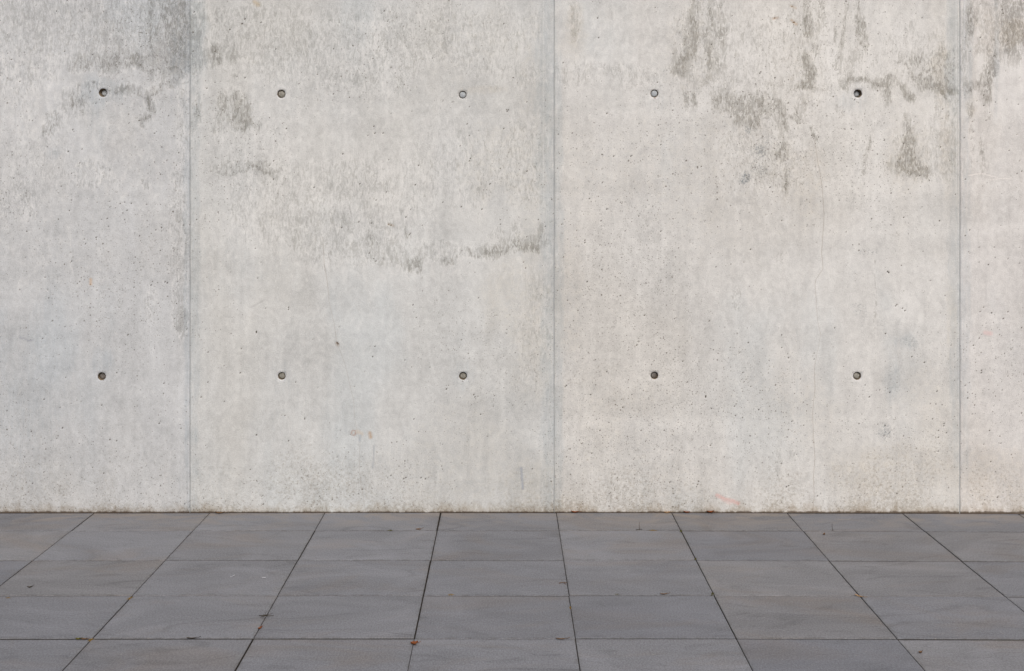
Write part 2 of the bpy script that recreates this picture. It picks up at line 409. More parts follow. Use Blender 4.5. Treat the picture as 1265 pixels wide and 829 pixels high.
LIGHT = [
 (460,150,200,130,.20,0),(120,60,110,60,.16,0),(760,120,80,100,.2,0),(960,120,140,120,.24,0),(1120,100,70,100,.26,0),(350,280,120,60,.2,0),
 (30,110,40,60,.3,0),(150,200,60,60,.30,0),(240,110,20,24,.5,0),(215,105,30,16,.3,0),(330,140,60,80,.30,0),(400,170,40,90,.26,0),(470,60,8,60,.40,-10),(480,230,14,70,.36,0),
 (560,330,160,16,.32,0),(760,40,60,40,.28,0),(790,290,60,50,.22,0),(915,60,50,50,.36,0),(960,40,30,50,.36,0),(870,130,14,14,.5,0),(1020,60,16,60,.60,0),
 (1020,140,40,40,.40,0),(1060,145,40,24,.40,0),(1150,145,50,24,.45,0),(1100,30,40,40,.22,0),(1212,35,5,26,.6,0),(1215,82,8,22,.8,0),(1245,110,24,40,.60,0),
 (1205,135,7,24,.5,0),(1118,380,16,24,.65,0),(1130,400,10,30,.45,0),(1160,380,20,80,.30,0),(1235,230,40,60,.40,0),(940,250,40,50,.28,0),(1080,250,60,40,.3,0),
 (900,200,40,50,.2,0),(330,260,50,30,.3,0),(60,300,60,60,.2,0),(420,390,60,60,.16,0),(850,560,60,50,.18,0),(960,360,40,60,.18,0),
]
SPECK = [
 (920,222,7,8,.75,0),(939,184,8,8,.62,0),(935,190,12,12,.40,0),(924,161,5,5,.6,0),(948,172,7,8,.42,0),(930,208,12,8,.42,0),(942,212,8,10,.42,0),(972,214,5,10,.42,0),
 (940,246,14,8,.30,0),(948,290,24,30,.20,0),(990,240,14,16,.24,0),(1064,383,12,10,.42,25),(1065,405,6,8,.35,0),(1073,312,16,5,.42,0),(1060,246,14,9,.32,0),
 (1122,422,14,7,.42,20),(1093,533,8,11,.60,0),(1100,468,6,22,.36,0),(1126,536,6,8,.34,0),(1090,400,8,12,.34,0),(1045,345,20,30,.16,0),(905,370,5,12,.24,0),
 (1250,600,14,14,.3,0),(400,600,60,20,.20,0),(390,350,20,12,.20,0),(1080,500,30,40,.12,0),(960,565,8,30,.24,0),(1165,540,14,40,.2,0),(640,590,8,20,.2,0),
]
DIRT = [
 (1130,480,60,70,.16,0),(400,580,90,40,.24,0),(60,560,90,60,.2,0),(150,520,60,90,.10,0),(330,560,90,60,.10,0),(900,580,120,40,.12,0),
 (75,605,10,12,.34,0),(130,600,14,24,.24,0),(20,600,40,30,.24,0),(280,600,60,30,.16,0),(410,598,50,24,.34,0),(370,585,30,26,.22,0),(520,600,60,30,.24,0),(660,600,60,30,.26,0),
 (705,620,20,9,.32,0),(770,600,50,26,.38,0),(845,610,40,18,.26,0),(920,612,40,16,.20,0),(965,600,30,26,.34,0),(1060,595,40,34,.30,0),(1115,590,60,40,.32,0),
 (1100,612,60,14,.28,0),(1230,605,40,28,.34,0),(1205,580,30,30,.2,0),(710,470,24,14,.28,0),(770,495,26,20,.30,0),(750,455,20,10,.3,0),(735,560,24,16,.2,0),
 (640,440,50,90,.10,0),(1160,545,20,40,.26,0),(1125,535,30,30,.14,0),(1245,400,30,40,.14,0),(1215,505,20,20,.14,0),(960,500,30,20,.18,0),(640,340,40,30,.12,0),
 (600,380,90,60,.06,0),(180,565,40,30,.16,0),(290,350,40,14,.16,0),(600,60,70,60,.12,0),(300,60,40,50,.14,0),(735,60,40,60,.10,0),
]
DRIPS = [  # outlined drip stains: amount, outline in photo pixels on the wall face
 (0.7, [(991.2, -5.8), (1001.3, -5.8), (1001.9, 17.4), (999.9, 28.9), (1004.2, 37.6), (999.9, 44.9), (995.5, 43.4), (993.2, 28.9), (995.5, 17.4)]),
 (0.85, [(989.7, 63.7), (997.0, 69.5), (1001.3, 79.6), (1008.5, 86.8), (1007.1, 101.3), (1002.7, 111.4), (992.6, 110.0), (986.8, 106.5), (997.0, 101.3), (995.5, 86.8), (991.2, 72.4)]),
 (0.6, [(1002.7, 52.1), (1011.4, 60.8), (1008.5, 66.6), (1004.2, 62.2)]),
 (0.6, [(1057.7, -2.9), (1065.0, -2.9), (1062.1, 14.5), (1066.4, 28.9), (1069.3, 46.3), (1066.4, 59.3), (1063.5, 55.0), (1060.6, 40.5), (1057.7, 23.2)]),
 (0.75, [(1076.6, 101.3), (1085.2, 102.7), (1091.0, 99.9), (1093.3, 89.7), (1101.2, 92.6), (1099.7, 108.5), (1096.8, 121.6), (1092.5, 115.8), (1089.6, 107.7), (1080.9, 108.5)]),
 (0.7, [(1106.9, 99.9), (1114.2, 104.2), (1120.0, 114.3), (1130.1, 118.7), (1128.7, 125.9), (1122.9, 125.9), (1117.1, 115.8), (1109.8, 105.6)]),
 (0.75, [(1128.7, 101.3), (1140.2, 99.9), (1151.8, 105.6), (1167.7, 101.3), (1177.9, 107.1), (1177.9, 115.8), (1166.3, 117.2), (1151.8, 113.5), (1141.7, 110.0), (1131.5, 104.8)]),
 (0.42, [(1108.4, 72.4), (1131.5, 68.0), (1154.7, 62.2), (1177.9, 57.9), (1177.9, 101.3), (1148.9, 101.3), (1125.8, 95.5)]),
 (0.62, [(1121.4, 144.7), (1125.8, 150.5), (1130.1, 162.1), (1131.5, 179.5), (1133.0, 193.9), (1137.3, 202.6), (1148.9, 205.5), (1146.0, 220.0), (1131.5, 215.6), (1122.9, 212.7), (1114.2, 215.6), (1105.5, 209.8), (1108.4, 199.7), (1115.6, 191.0), (1117.1, 173.7), (1118.5, 156.3)]),
 (0.6, [(992.6, 127.4), (999.9, 118.7), (998.4, 128.8), (994.1, 131.7)]),
 (0.55, [(897.1, 121.6), (911.6, 123.0), (928.9, 115.8), (946.3, 121.6), (966.6, 124.5), (972.4, 138.9), (972.4, 162.1), (966.6, 159.2), (960.8, 138.9), (943.4, 144.7), (934.7, 160.6), (926.0, 157.7), (917.4, 150.5), (908.7, 149.1), (904.3, 138.9), (897.1, 137.5)]),
 (0.6, [(983.9, 133.1), (989.7, 136.0), (986.8, 144.7), (982.5, 144.7)]),
 (0.65, [(965.1, 173.7), (970.9, 179.5), (969.5, 193.9), (960.8, 199.7), (953.5, 196.8), (962.2, 189.6)]),
 (0.65, [(969.5, 208.4), (973.8, 220.0), (970.9, 235.9), (966.6, 228.7)]),
 (0.62, [(1235.7, -8.7), (1276.3, -8.7), (1276.3, 43.4), (1258.9, 57.9), (1261.8, 72.4), (1253.1, 66.6), (1241.5, 70.9), (1237.2, 52.1)]),
 (0.55, [(1218.4, 52.1), (1227.1, 49.2), (1230.0, 66.6), (1230.0, 92.6), (1224.2, 98.4), (1225.6, 115.8), (1224.2, 130.2), (1219.8, 130.2), (1216.9, 110.0), (1221.3, 95.5), (1208.2, 107.1), (1206.8, 101.3), (1215.5, 89.7), (1221.3, 78.1)]),
 (0.6, [(1195.2, 8.7), (1203.9, 5.8), (1205.4, 26.0), (1201.0, 43.4), (1196.7, 40.5)]),
 (0.55, [(1198.1, 127.4), (1205.4, 130.2), (1202.5, 147.6), (1198.1, 144.7)]),
 (0.5, [(1189.4, 107.1), (1203.9, 105.6), (1202.5, 114.3), (1190.9, 112.9)]),
 (0.45, [(199.7, -8.7), (233.9, -8.7), (233.9, 70.9), (220.0, 72.4), (208.4, 57.9), (202.6, 34.7), (199.7, 17.4)]),
 (0.6, [(162.1, 65.1), (173.7, 66.6), (172.2, 78.1), (162.1, 79.6)]),
 (0.36, [(92.6, 72.4), (127.4, 71.8), (162.1, 72.4), (162.1, 83.9), (127.4, 85.7), (92.6, 86.8)]),
 (0.55, [(140.4, 108.5), (150.5, 107.7), (160.9, 101.3), (159.8, 111.4), (152.0, 115.8), (143.3, 113.5)]),
 (0.42, [(92.6, 115.8), (107.1, 110.0), (111.4, 115.8), (107.1, 127.4), (95.5, 134.6), (86.8, 130.2)]),
 (0.55, [(267.7, 115.8), (273.5, 112.9), (273.5, 124.5), (277.9, 138.9), (275.0, 144.7), (269.2, 130.2)]),
 (0.55, [(285.1, 110.0), (289.4, 111.4), (292.3, 124.5), (289.4, 130.2), (286.5, 121.6)]),
 (0.78, [(301.0, 115.8), (305.4, 127.4), (309.7, 141.8), (311.1, 150.5), (305.4, 162.1), (298.1, 160.6), (295.2, 150.5), (298.1, 138.9), (302.5, 130.2)]),
 (0.45, [(315.5, 147.6), (321.3, 149.1), (321.3, 160.6), (315.5, 159.2)]),
 (0.5, [(237.3, 127.4), (244.6, 133.1), (246.0, 143.3), (241.7, 144.7)]),
 (0.5, [(261.9, 57.9), (266.3, 52.1), (270.6, 66.6), (272.1, 76.7), (266.3, 78.1), (263.4, 69.5)]),
 (0.62, [(857.2, -4.7), (864.3, -4.7), (862.7, 12.6), (861.9, 22.1), (863.5, 47.4), (861.9, 69.6), (857.9, 71.1), (851.6, 66.4), (848.5, 74.3), (845.3, 88.5), (843.7, 91.7), (835.8, 88.5), (829.5, 88.5), (835.8, 75.9), (843.7, 71.1), (846.1, 55.3), (850.8, 37.9), (851.6, 22.1), (857.2, 20.6), (861.1, 14.2)]),
 (0.6, [(869.0, 28.5), (873.8, 41.1), (871.4, 47.4), (868.2, 36.4)]),
 (0.65, [(874.5, 53.8), (880.4, 66.4), (878.8, 82.2), (875.3, 88.5), (873.4, 74.3), (873.4, 60.1)]),
 (0.5, [(885.6, 28.5), (895.9, 28.5), (897.5, 37.9), (892.7, 56.9), (888.0, 50.6), (884.8, 41.1)]),
 (0.5, [(889.6, -3.2), (895.1, -3.2), (890.4, 12.6), (887.2, 9.5)]),
 (0.5, [(884.8, 72.7), (891.1, 79.1), (888.0, 85.4), (884.0, 79.1)]),
 (0.5, [(880.1, 113.8), (889.6, 112.3), (908.5, 123.3), (914.9, 120.2), (937.0, 110.7), (937.8, 131.2), (930.7, 139.1), (895.9, 142.3), (881.7, 134.4), (883.2, 120.2)]),
 (0.6, [(845.3, 113.8), (848.5, 113.8), (850.0, 126.5), (847.7, 126.5)]),
 (0.62, [(854.0, 113.8), (859.5, 113.8), (857.9, 132.8), (854.8, 126.5)]),
 (0.6, [(592.1, 315.7), (606.3, 316.9), (620.5, 312.2), (632.4, 307.4), (649.0, 309.8), (665.6, 313.4), (668.0, 290.8), (663.7, 302.7), (651.4, 305.1), (637.1, 290.8), (632.4, 302.7), (620.5, 302.7), (613.4, 309.8), (601.6, 309.8)]),
 (0.6, [(499.6, 322.8), (506.7, 319.3), (513.8, 319.3), (519.8, 313.4), (521.4, 338.3), (513.8, 333.5), (504.3, 333.5)]),
 (0.5, [(500.8, 287.3), (507.2, 288.5), (504.8, 296.0), (501.0, 295.1)]),
 (0.5, [(547.0, 321.7), (563.6, 315.7), (562.4, 325.2), (549.4, 327.6)]),
 (0.34, [(455.7, 290.8), (464.0, 290.8), (462.8, 305.1), (458.1, 303.9)]),
 (0.34, [(402.4, 307.4), (411.9, 307.4), (414.2, 315.7), (403.6, 313.4)]),
]
RUNS = [  # drip lines: amount, width px, line
 (0.5, 2.03, [(1011.4, -2.9), (1017.2, 11.6), (1010.0, 24.6)]),
 (0.5, 1.74, [(1031.7, 34.7), (1030.2, 55.0)]),
 (0.62, 1.74, [(1048.2, -2.9), (1044.7, 20.3), (1042.4, 37.6), (1037.5, 57.9), (1033.1, 83.9)]),
 (0.4, 1.45, [(1027.4, 105.6), (1028.8, 127.4)]),
 (0.75, 3.76, [(1041.8, 110.0), (1044.7, 102.7), (1050.5, 99.0), (1062.1, 97.8), (1073.7, 100.7), (1079.5, 104.8), (1088.1, 104.2)]),
 (0.75, 3.47, [(963.7, 127.4), (972.4, 141.8)]),
 (0.75, 3.47, [(976.7, 141.8), (985.4, 152.0)]),
 (0.6, 2.6, [(1001.3, 157.7), (1008.5, 173.7)]),
 (0.5, 2.32, [(1065.0, 202.6), (1066.4, 214.2)]),
 (0.35, 2.03, [(1076.6, 165.0), (1066.4, 199.7)]),
 (0.5, 2.32, [(1209.7, 170.8), (1212.0, 185.2), (1216.9, 208.4)]),
 (0.62, 3.18, [(185.2, -2.9), (186.7, 23.2), (185.2, 49.2), (189.6, 69.5)]),
 (0.55, 2.6, [(196.8, -2.9), (198.3, 17.4), (193.3, 31.8), (192.5, 43.4)]),
 (0.5, 1.74, [(118.7, 69.5), (138.9, 70.9), (165.0, 70.9), (188.1, 69.5), (202.6, 70.9), (233.0, 69.5)]),
 (0.5, 2.89, [(173.7, 78.1), (178.0, 86.3), (185.2, 87.4), (196.8, 83.9)]),
 (0.5, 2.6, [(202.6, 72.4), (208.4, 83.9), (220.0, 84.5), (231.5, 82.5)]),
 (0.6, 2.6, [(165.0, 104.2), (170.8, 117.2), (180.9, 120.1), (191.0, 115.8), (199.7, 110.0), (199.7, 102.7)]),
 (0.65, 4.34, [(182.3, 118.7), (185.8, 130.2), (188.1, 138.9), (183.8, 144.1), (175.4, 149.1), (174.8, 156.3)]),
 (0.4, 1.74, [(208.4, 98.4), (209.0, 105.6), (214.2, 107.1), (215.6, 99.9)]),
 (0.42, 2.32, [(111.4, 101.3), (121.6, 102.7), (130.2, 105.6)]),
 (0.45, 2.32, [(224.3, 86.8), (225.8, 95.5)]),
 (0.45, 2.6, [(224.3, 104.2), (231.5, 101.9)]),
 (0.45, 3.47, [(69.5, 146.2), (69.5, 152.0), (62.2, 158.6), (53.5, 163.5), (52.1, 170.8)]),
 (0.65, 2.89, [(292.9, 130.2), (286.5, 150.5)]),
 (0.62, 2.6, [(299.6, 118.7), (290.9, 144.7)]),
 (0.5, 2.6, [(279.3, 118.7), (275.0, 150.5)]),
 (0.5, 3.47, [(269.2, 214.2), (289.4, 215.6), (303.9, 208.4), (315.5, 204.1), (327.1, 214.2), (344.4, 212.7)]),
 (0.4, 2.32, [(176.6, 222.9), (182.3, 233.0)]),
 (0.6, 2.85, [(876.1, 9.5), (879.3, 25.3), (879.3, 36.4)]),
 (0.4, 3.32, [(471.1, 319.3), (485.4, 321.7)]),
 (0.4, 2.13, [(577.9, 306.2), (585.0, 318.1)]),
]
CRACKS = [
 [(1006,172),(1009,190),(1012,208),(1016,232),(1017,250),(1018,268),(1017,285),(1015,312),(1017,332),(1008,345),(1007,352),(1009,380),(1010,395),(1014,413),(1012,425),(1008,445),(1006,455),(1007,480),(1004,510),(1005,540),(1007,565),(1005,590),(1006,612),(1004,634)],
 [(399,300),(401,330),(404,345),(407,375),(413,400),(416,424),(422,438),(427,452),(431,470),(437,495),(438,515),(441,532),(445,545),(444,575),(446,600),(449,615),(452,634)],
]
PITS = [(83,1),(14,73),(89,160),(84,187),(200,281),(239,64),(187,352),(204,348),(207,350),(202,474),(196,523),(249,491),(77,529),(144,544),(135,543),(317,537),(296,461),(317,410),
 (125,500),(627,138),(628,136),(622,159),(580,198),(581,196),(517,205),(461,156),(463,165),(473,165),(338,198),(338,221),(423,190),(444,227),(477,237),(513,228),(570,256),(596,259),
 (483,278),(480,277),(459,275),(443,274),(422,281),(501,268),(605,227),(622,29),(456,312),(412,116),(354,159),(387,231),(551,480),(587,490),(586,488),(460,440),(357,544),
 (317,411),(464,323),(594,512),(501,590),(525,592),(447,605),(325,623),(750,140),(722,297),(723,300),(816,286),(780,193),(728,246),(738,22),(739,46),(939,91),(940,89),(928,308),
 (758,193),(742,272),(651,212),(694,277),(750,259),(700,476),(699,478),(872,491),(872,489),(726,348),(796,389),(730,487),(792,532),(821,532),(769,504),(750,459),(844,446),(876,397),
 (924,424),(877,550),(828,596),(741,532),(786,427),(731,560),(938,506),(958,22),(980,27),(981,28),(979,8),(957,96),(1093,173),(952,232),(1161,273),(1192,291),(1117,269),
 (1097,336),(1098,337),(1107,378),(1118,384),(1225,386),(1213,458),(1213,460),(1158,484),(1182,477),(1167,524),(1167,526),(1159,532),(1160,558),(1159,541),(974,442),(1099,485),(1074,491),
 (1223,532),(1204,500),(1221,327),(1202,426),(1143,448),(1127,441),(1094,412),(1240,393),(1246,385),(1263,405),(979,521),(1233,615),(974,600),(972,602),(416,424),(417,425),
 (1211,46),(300,29),(303,24),(284,36),(298,29),(322,27),(302,96),(266,64),(475,14),(520,590),(483,588),(498,592),(1108,376),(1115,381)]

HOLES = [  # px, py, radius m, taper, plug depth, plug material, plug radius ratio
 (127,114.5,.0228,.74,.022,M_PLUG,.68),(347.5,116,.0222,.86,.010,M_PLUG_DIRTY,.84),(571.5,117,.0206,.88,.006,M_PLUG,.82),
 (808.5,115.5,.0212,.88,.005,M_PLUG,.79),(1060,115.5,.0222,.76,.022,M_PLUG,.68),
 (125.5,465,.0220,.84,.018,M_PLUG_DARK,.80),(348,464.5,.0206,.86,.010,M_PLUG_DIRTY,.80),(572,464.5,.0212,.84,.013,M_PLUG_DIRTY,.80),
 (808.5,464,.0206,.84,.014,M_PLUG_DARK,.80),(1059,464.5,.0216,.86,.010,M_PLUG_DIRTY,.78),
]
JOINTS = [-790, -262, 234.5, 684.5, 1186.0, 1690, 2200]
LIT_TINTS = [(.478,.491,.503),(.478,.491,.503),(.515,.525,.522),(.552,.550,.538),(.582,.572,.562),(.58,.57,.56)]  # panel colours with the light's cool-left, warm-right gradient painted in
WALL_TOP = 4.1
CELL = 0.006

_tab = rng.random((256, 256)).astype(np.float32)
def vnoise(x, y):
    xi = np.floor(x).astype(int); yi = np.floor(y).astype(int)
    fx = x - xi; fy = y - yi
    fx = fx * fx * (3 - 2 * fx); fy = fy * fy * (3 - 2 * fy)
    g = lambda a, b: _tab[a & 255, b & 255]
    return (g(xi, yi) * (1 - fx) + g(xi + 1, yi) * fx) * (1 - fy) + (g(xi, yi + 1) * (1 - fx) + g(xi + 1, yi + 1) * fx) * fy
def fbm(x, y, oct=4):
    s = np.zeros_like(x); a = 0.5
    for k in range(oct):
        s += a * vnoise(x + 17.3 * k, y + 9.1 * k); x = x * 2; y = y * 2; a *= 0.5
    return s / (1 - 0.5 ** oct)

def paint(lst, PX, PY):
    out = np.zeros_like(PX)
    jx = (fbm(PX / 22.0, PY / 30.0, 3) - 0.5) * 1.3
    jy = (fbm(PX / 22.0 + 50, PY / 30.0 + 80, 3) - 0.5) * 1.3
    for (cx, cy, rx, ry, amp, ang) in lst:
        rmax = max(rx, ry) * 2.2
        idx = np.nonzero((np.abs(PX - cx) < rmax) & (np.abs(PY - cy) < rmax))[0]
        if not len(idx): continue
        dx = PX[idx] - cx; dy = PY[idx] - cy
        c, s = math.cos(R(ang)), math.sin(R(ang))
        u = (dx * c + dy * s) / rx + jx[idx] * 0.8
        v = (-dx * s + dy * c) / ry + jy[idx] * 0.8
        d = np.sqrt(u * u + v * v)
        w = np.clip((1.55 - d) / 1.0, 0, 1)
        w = w * w * (3 - 2 * w)
        out[idx] = np.maximum(out[idx], amp * w) * 0.65 + 0.35 * (1 - (1 - out[idx]) * (1 - amp * w))
    return out

def seg_dist(PX, PY, x0, y0, x1, y1):
    dx, dy = x1 - x0, y1 - y0
    t = np.clip(((PX - x0) * dx + (PY - y0) * dy) / (dx * dx + dy * dy), 0, 1)
    return np.hypot(PX - x0 - t * dx, PY - y0 - t * dy)

def drips(PX, PY):
    out = np.zeros_like(PX)
    ok = np.nonzero((PX > -30) & (PX < 1300) & (PY < 345) & (PY > -20))[0]
    if not len(ok): return out
    px, py = PX[ok], PY[ok]
    qx = px + (fbm(px / 6.0, py / 13.0, 4) - .5) * 9.0 + (fbm(px / 2.2 + 9, py / 4.0, 2) - .5) * 3.0
    qy = py + (fbm(px / 5.0 + 40, py / 14.0 + 7, 4) - .5) * 16.0 + (fbm(px / 1.8 + 19, py / 6.0, 2) - .5) * 6.0
    res = np.zeros_like(px)
    for amp, pts in DRIPS:
        xs_ = [p[0] for p in pts]; ys_ = [p[1] for p in pts]
        sel = np.nonzero((qx > min(xs_) - 8) & (qx < max(xs_) + 8) & (qy > min(ys_) - 8) & (qy < max(ys_) + 8))[0]
        if not len(sel): continue
        x, y = qx[sel], qy[sel]
        d = np.full(len(sel), 99.0); ins = np.zeros(len(sel), bool)
        for (ax, ay), (bx_, by_) in zip(pts, pts[1:] + pts[:1]):
            d = np.minimum(d, seg_dist(x, y, ax, ay, bx_, by_))
            if ay != by_:
                c = (ay > y) != (by_ > y)
                ins ^= c & (x < (bx_ - ax) * (y - ay) / (by_ - ay) + ax)
        sd = np.where(ins, d, -d)
        w = np.clip((sd + 2.6) / 4.6, 0, 1)
        low = np.clip((y - min(ys_)) / (max(ys_) - min(ys_) + 1), 0, 1)
        w = w * (.72 + .40 * low * np.exp(-(sd / 2.6) ** 2) + .12 * low)
        res[sel] = np.maximum(res[sel], amp * w)
    for amp, wd, pts in RUNS:
        for p, q in zip(pts[:-1], pts[1:]):
            sel = np.nonzero((qx > min(p[0], q[0]) - 8) & (qx < max(p[0], q[0]) + 8) & (qy > min(p[1], q[1]) - 8) & (qy < max(p[1], q[1]) + 8))[0]
            if not len(sel): continue
            d = seg_dist(px[sel] * .45 + qx[sel] * .55, py[sel] * .6 + qy[sel] * .4, *p, *q)
            res[sel] = np.maximum(res[sel], amp * np.clip((wd * .5 + 1.0 - d) / 1.6, 0, 1))
    out[ok] = res
    return out

MARKS = [  # polyline, half width px, colour, opacity
 ([(886,612),(896,617),(905,619),(912,622)], 2.3, (.60,.28,.25), .58),
 ([(893,618),(902,622)], 2.0, (.60,.34,.31), .34),
 ([(644,578),(645,592),(646,604)], 1.4, (.17,.21,.29), .62),
 ([(445,537),(444.5,545)], 1.2, (.22,.26,.32), .5),
 ([(462,551),(461.5,566),(460.5,578)], 0.9, (.20,.24,.30), .5),
 ([(112,345),(112,351)], 1.8, (.55,.33,.15), .55),
 ([(457,535),(458,540)], 2.2, (.38,.22,.09), .70),
 ([(442,533),(447,536)], 2.2, (.55,.40,.24), .40),
 ([(434,534),(436,531.5),(439,532.5),(439.5,536),(437,538),(434.5,536.5),(434,534)], 0.9, (.30,.15,.09), .75),
 ([(24,417),(30,418),(35,421),(41,420)], 0.8, (.22,.23,.30), .55),
 ([(1217,411),(1224,412)], 2.6, (.68,.38,.37), .45),
 ([(1196,217),(1212,214),(1232,219)], 1.0, (.82,.78,.75), .55),
 ([(1222,222),(1250,220)], 1.0, (.82,.78,.75), .45),
 ([(416,424),(417.5,426)], 2.0, (.14,.08,.03), .6),
 ([(808,121.5),(809.5,121)], 1.0, (.35,.16,.06), .8),
 ([(1085,300),(1087,302)], 1.4, (.25,.26,.28), .4),
 ([(310,380),(326,371)], 0.7, (.30,.30,.30), .5),
 ([(66,187),(69,187),(69,190),(66,190),(66,187)], 0.8, (.30,.32,.33), .6),
 ([(671,0),(671.5,250)], 0.8, (.70,.70,.68), .35),
 ([(1181,0),(1182,240)], 0.9, (.66,.67,.67), .40),
 ([(1192,0),(1191,60)], 1.0, (.66,.68,.70), .45),
 ([(231,0),(231.5,400)], 0.7, (.60,.61,.62), .35),
 ([(955,23),(961,22)], 1.5, (.30,.17,.07), .6),
 ([(977,7),(983,10)], 1.4, (.38,.26,.14), .5),
 ([(978,25),(984,30)], 1.6, (.42,.28,.15), .6),
 ([(480,277),(486,279)], 1.4, (.30,.22,.12), .5),
 ([(314,2),(319,6)], 2.2, (.48,.38,.24), .6),
]

def axis(a, b, f0, f1):
    """grid lines from a to b: fine inside [f0, f1], coarse outside"""
    def seg(p, q, step):
        n = max(1, int(round((q - p) / step)))
        return list(np.linspace(p, q, n + 1))
    out = []
    lo, hi = max(a, f0), min(b, f1)
    if lo >= hi: return np.array(seg(a, b, 0.05))
    if a < lo: out += seg(a, lo, 0.05)[:-1]
    out += seg(lo, hi, CELL)
    if hi < b: out += seg(hi, b, 0.05)[1:]
    return np.array(out)

def make_panel(idx, parent):
    gap = (0.0026, 0.0022)
    x0 = wx(JOINTS[idx]) + gap[0] / 2
    x1 = wx(JOINTS[idx + 1]) - gap[1] / 2
    zb = -0.05
    ch = 0.003
    gx = axis(x0 + ch, x1 - ch, wx(-40), wx(1305))
    gz = axis(zb, WALL_TOP - 0.004, -0.05, wz(-25))
    xs = np.concatenate([[x0, x0], gx, [x1, x1]])
    ysx = np.concatenate([[0.012, ch], np.zeros(len(gx)), [ch, 0.012]])
    zs = np.concatenate([gz, [WALL_TOP, WALL_TOP]])
    ysz = np.concatenate([np.zeros(len(gz)), [ch, 0.30]])
    nx, nz = len(xs), len(zs)
    X, Z = np.meshgrid(xs, zs)
    Y = np.maximum(ysx[None, :], ysz[:, None])
    # formwork is never dead flat
    Y = Y + (fbm(X.ravel() * 1.7 + 40, Z.ravel() * 1.5 + 40, 3).reshape(X.shape) - 0.5) * 0.004 * (Y < 0.002)
    wobx = (fbm(Z.ravel() * 14 + idx * 7, Z.ravel() * 0 + idx, 4).reshape(X.shape) - .5) * .0030
    X[:, :2] += wobx[:, :2]; X[:, -2:] += wobx[:, -2:]
    V = np.stack([X.ravel(), Y.ravel(), Z.ravel()], 1)
    ii, jj = np.meshgrid(np.arange(nx - 1), np.arange(nz - 1))
    keep = np.ones((nz - 1, nx - 1), bool)
    pit = np.zeros(len(V))
    # pits: push single grid points inwards
    def press(px, py, depth, k):
        if not (JOINTS[idx] + 4 < px < JOINTS[idx + 1] - 4): return
        i = int(np.argmin(np.abs(xs - wx(px)))); j = int(np.argmin(np.abs(zs - wz(py))))
        if i < 3 or i > nx - 4 or j < 2 or j > nz - 5: return
        q = j * nx + i
        V[q, 1] = max(V[q, 1], depth); pit[q] = max(pit[q], k)
        V[q, 0] += rnd.uniform(-.0018, .0018); V[q, 2] += rnd.uniform(-.0018, .0018)
    for (px, py) in PITS: press(px, py, rnd.uniform(.004, .007), rnd.uniform(.8, 1.0))
    for _ in range(250):
        px = rnd.uniform(max(-40, JOINTS[idx]), min(1305, JOINTS[idx + 1])) if JOINTS[idx] < 1300 and JOINTS[idx + 1] > -30 else -9999
        py = rnd.uniform(-20, 628)
        if rnd.random() > 0.30 + 0.5 * (0.5 + 0.5 * math.sin(px * .013 + 2) * math.cos(py * .011 + .6)): continue
        press(px, py, rnd.uniform(.002, .005), rnd.uniform(.45, .85))
    # tie holes: lift out a block of cells and let a tapered hole in
    extraV, extraF, extraM, plugs = [], [], [], []
    base = len(V)
    for (hx, hy, r, taper, depth, pm, pr) in HOLES:
        if not (JOINTS[idx] < hx < JOINTS[idx + 1]): continue
        cx, cz = wx(hx), wz(hy)
        ia = int(np.searchsorted(xs, cx - r - .006)) - 1; ib = int(np.searchsorted(xs, cx + r + .006))
        ja = int(np.searchsorted(zs, cz - r - .006)) - 1; jb = int(np.searchsorted(zs, cz + r + .006))
        keep[ja:jb, ia:ib] = False
        loop = [(i, ja) for i in range(ia, ib)] + [(ib, j) for j in range(ja, jb)] + [(i, jb) for i in range(ib, ia, -1)] + [(ia, j) for j in range(jb, ja, -1)]
        ring = [j * nx + i for i, j in loop]
        n = len(ring)
        ang = [math.atan2(zs[j] - cz, xs[i] - cx) for i, j in loop]
        wob = [1 + rnd.uniform(-.025, .025) for _ in range(n)]
        prev = ring
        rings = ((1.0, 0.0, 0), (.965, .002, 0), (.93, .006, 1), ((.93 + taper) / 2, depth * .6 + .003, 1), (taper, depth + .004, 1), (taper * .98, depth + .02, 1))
        for k, (f, dy, mi) in enumerate(rings):
            cur = []
            for a, w in zip(ang, wob):
                rr = r * f * (w if k < 3 else 1)
                extraV.append((cx + rr * math.cos(a), dy, cz + rr * math.sin(a)))
                cur.append(base + len(extraV) - 1)
            for q in range(n):
                extraF.append((prev[q], prev[(q + 1) % n], cur[(q + 1) % n], cur[q])); extraM.append(mi if k else 0)
            prev = cur
        plugs.append((cx, cz, r * pr, depth, pm))
    a = (jj * nx + ii)[keep]
    F = np.stack([a, a + 1, a + nx + 1, a + nx], 1)
    Mi = np.zeros(len(F), int)
    if extraV:
        V = np.concatenate([V, np.array(extraV)]); pit = np.concatenate([pit, np.zeros(len(extraV))])
        F = np.concatenate([F, np.array(extraF)]); Mi = np.concatenate([Mi, np.array(extraM)])
    me = bpy.data.meshes.new('panel')
    me.vertices.add(len(V)); me.vertices.foreach_set('co', V.astype(np.float32).ravel())
    me.loops.add(len(F) * 4); me.loops.foreach_set('vertex_index', F.astype(np.int32).ravel())
    me.polygons.add(len(F)); me.polygons.foreach_set('loop_start', np.arange(0, len(F) * 4, 4, dtype=np.int32))
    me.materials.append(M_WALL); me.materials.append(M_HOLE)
    me.polygons.foreach_set('material_index', Mi.astype(np.int32))
    me.update(calc_edges=True); me.validate()
    # ---- masks
    PX = V[:, 0] / S + VPX; PY = VPY - (V[:, 2] - EYE) / S
    off = ((PX < -30) | (PX > 1300) | (PY < -20)).astype(float)
    gen = fbm(PX / 60.0 + 5, PY / 110.0 + 3, 5)
    top = np.clip((120 - PY) / 200.0, 0, 1)
